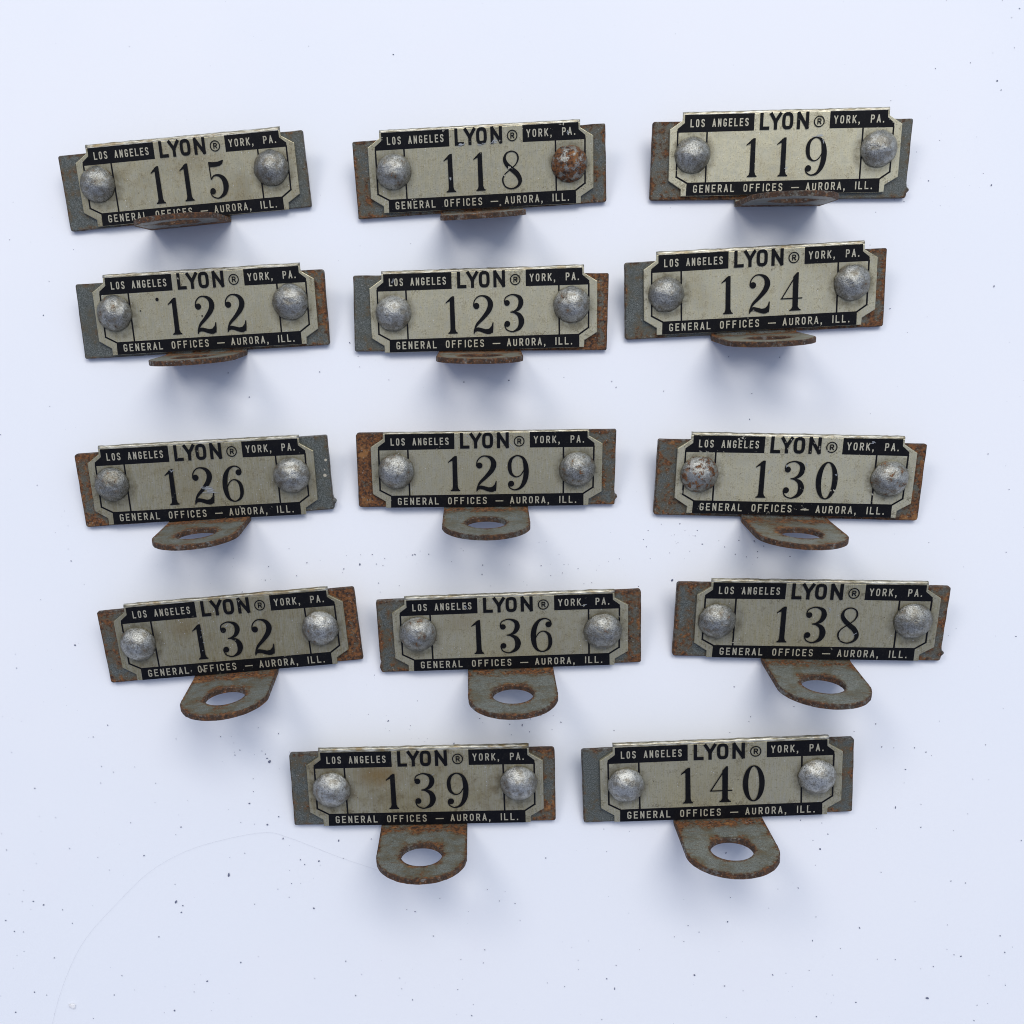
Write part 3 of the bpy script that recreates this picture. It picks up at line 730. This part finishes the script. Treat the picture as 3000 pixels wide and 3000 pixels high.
bm = bmesh.new(); rnd = random.Random(5)
def speck(u, v, w_mm, l_mm, ang):
    p = on_table(u, v) / MM
    ca, sa = math.cos(ang), math.sin(ang); hgt = w_mm * .45
    ring = []
    n = 7
    for i in range(n):
        a = i * math.tau / n; r_ = rnd.uniform(.75, 1.2)
        x, y = l_mm / 2 * r_ * math.cos(a), w_mm / 2 * r_ * math.sin(a)
        ring.append(bm.verts.new((p.x + x * ca - y * sa, p.y + x * sa + y * ca, -.12)))
    top = bm.verts.new((p.x + rnd.uniform(-.1, .1) * w_mm, p.y, hgt))
    for i in range(n): bm.faces.new((ring[i], ring[(i + 1) % n], top))
BIG = [(670, 2563, 6, 12, 80), (515, 2643, 6, 11, 60), (531, 2673, 4, 6, 40), (919, 2661, 6, 6, 0), (934, 2523, 4, 7, 60), (421, 2507, 4, 6, 30), (530, 2423, 4, 5, 0), (783, 2416, 5, 7, 0), (789, 2231, 9, 12, 20), (782, 2222, 4, 5, 0), (730, 2354, 5, 6, 0),
       (816, 2393, 4, 5, 0), (829, 2457, 4, 6, 60), (992, 2463, 4, 8, 70), (97, 2641, 4, 5, 0), (127, 2651, 4, 6, 20), (16, 2697, 4, 5, 0), (41, 2729, 4, 4, 0), (607, 2875, 4, 7, 20), (511, 2961, 5, 6, 10), (705, 2820, 4, 6, 60), (465, 2745, 3, 5, 30), (100, 2907, 4, 4, 0), (45, 2966, 4, 5, 0),
       (2403, 2488, 6, 6, 0), (2132, 2701, 5, 5, 0), (2035, 2857, 6, 7, -30), (2123, 2889, 4, 5, 0), (2816, 2802, 4, 6, 40), (2931, 2742, 4, 4, 0), (2717, 2925, 7, 9, -20), (2519, 2719, 3, 7, -60), (2624, 2366, 3, 8, 80), (2346, 2403, 3, 5, 30), (2426, 2444, 4, 4, 0), (2508, 2937, 4, 4, 0), (2566, 2121, 4, 4, 0), (2680, 2191, 4, 4, 0),
       (2922, 236, 5, 6, -40), (2905, 542, 4, 7, 70), (2913, 838, 4, 7, 70), (1152, 159, 5, 5, 0), (2721, 529, 4, 4, 0), (1530, 2125, 3, 8, 80), (1799, 2140, 4, 3, 0), (1137, 2112, 4, 7, 40), (1969, 1700, 7, 9, 60), (1054, 1653, 5, 8, 80), (2058, 1594, 4, 6, 0), (2210, 1585, 5, 5, 0), (2220, 1616, 4, 4, 0), (2165, 1583, 3, 4, 40),
       (2043, 1554, 3, 4, 0), (2315, 1630, 4, 4, 0), (1491, 1114, 5, 5, 0), (1359, 1119, 4, 4, 0), (668, 1092, 4, 4, 0), (2285, 1046, 4, 4, 0), (2135, 1045, 3, 3, 0), (730, 1163, 4, 5, 40), (1801, 2897, 3, 8, 80), (1778, 2868, 4, 4, 0), (1042, 2917, 4, 4, 0), (880, 2519, 4, 4, 0), (1216, 2671, 4, 5, 0), (1599, 2514, 4, 5, 0), (1805, 1135, 3, 6, 80), (219, 1890, 5, 6, 0), (48, 1957, 3, 4, 0)]
for u, v, a, b, g in BIG: speck(u, v, a / 10.5, b / 10.5, R(g))
zones = [(0, 2100, 1100, 3000, 190), (2050, 2000, 3000, 3000, 190), (1100, 2600, 2050, 3000, 70), (2600, 0, 3000, 1900, 110), (1000, 1600, 1900, 1720, 70), (1880, 1530, 2330, 1640, 60), (0, 0, 2600, 400, 14), (0, 700, 250, 2100, 40), (600, 1600, 1150, 1760, 40), (1100, 2080, 1700, 2180, 45), (900, 1000, 2700, 1230, 50), (640, 2140, 830, 2420, 40)]
for x0, y0, x1, y1, n in zones:
    for _ in range(n):
        a = rnd.choice((1.2, 1.5, 1.8, 2.2, 2.6, 3.2)); rnd.random() < .40 and speck(rnd.uniform(x0, x1), rnd.uniform(y0, y1), a / 10.5, a * rnd.uniform(1, 1.9) / 10.5, rnd.uniform(0, 3.1))
g = link('dust_specks', bm, GRIT, None, True)
g['kind'] = 'stuff'; g['label'] = 'dark blue-grey dust specks scattered over the white surface'; g['category'] = 'dust'

# a fine hair lying in a long arc at the lower left, its end under the tab of 139
hp = [(150, 3012), (176, 2913), (217, 2809), (261, 2737), (331, 2659), (430, 2561), (533, 2499), (647, 2462), (776, 2439), (849, 2455), (994, 2511), (1107, 2549)]
cu = bpy.data.curves.new('hair_strand', 'CURVE'); cu.dimensions = '3D'; cu.bevel_depth = .014 * MM; cu.bevel_resolution = 1
sp = cu.splines.new('POLY'); P = catmull([(*(on_table(u, v) / MM).xy, .03) for u, v in hp], 8); sp.points.add(len(P) - 1)
for q, p in zip(sp.points, P): q.co = (p.x * MM, p.y * MM, .03 * MM, 1)
tmp = bpy.data.objects.new('tmp', cu)
me = bpy.data.meshes.new_from_object(tmp.evaluated_get(bpy.context.evaluated_depsgraph_get())) if False else tmp.to_mesh().copy()
bpy.data.objects.remove(tmp); bpy.data.curves.remove(cu)
me.materials.clear(); me.materials.append(HAIR)
h = bpy.data.objects.new('hair_strand', me); COL.objects.link(h)
h['label'] = 'fine pale hair curving across the white surface at the lower left'; h['category'] = 'hair'

# a torn fleck of paper standing up from the surface near the lower left corner
bm = bmesh.new(); p0 = on_table(211, 2944) / MM
vs = []
for i in range(6):
    t_ = i / 5; x = -1.1 + 2.2 * t_
    hgt = .55 * math.sin(math.pi * t_) ** .8
    vs.append([bm.verts.new((p0.x + x, p0.y + .35 * math.sin(3 * t_), -.05)), bm.verts.new((p0.x + x * .9, p0.y + .1 + .2 * math.sin(5 * t_), hgt)), bm.verts.new((p0.x + x * .85, p0.y - .75 + .25 * math.cos(4 * t_), .08 + hgt * .35))])
for a, b in zip(vs, vs[1:]):
    for j in range(2): bm.faces.new((a[j], b[j], b[j + 1], a[j + 1]))
f = link('paper_fleck', bm, FLECK, None, True)
f['label'] = 'tiny torn white paper fleck raised from the surface at the lower left'; f['category'] = 'paper fleck'
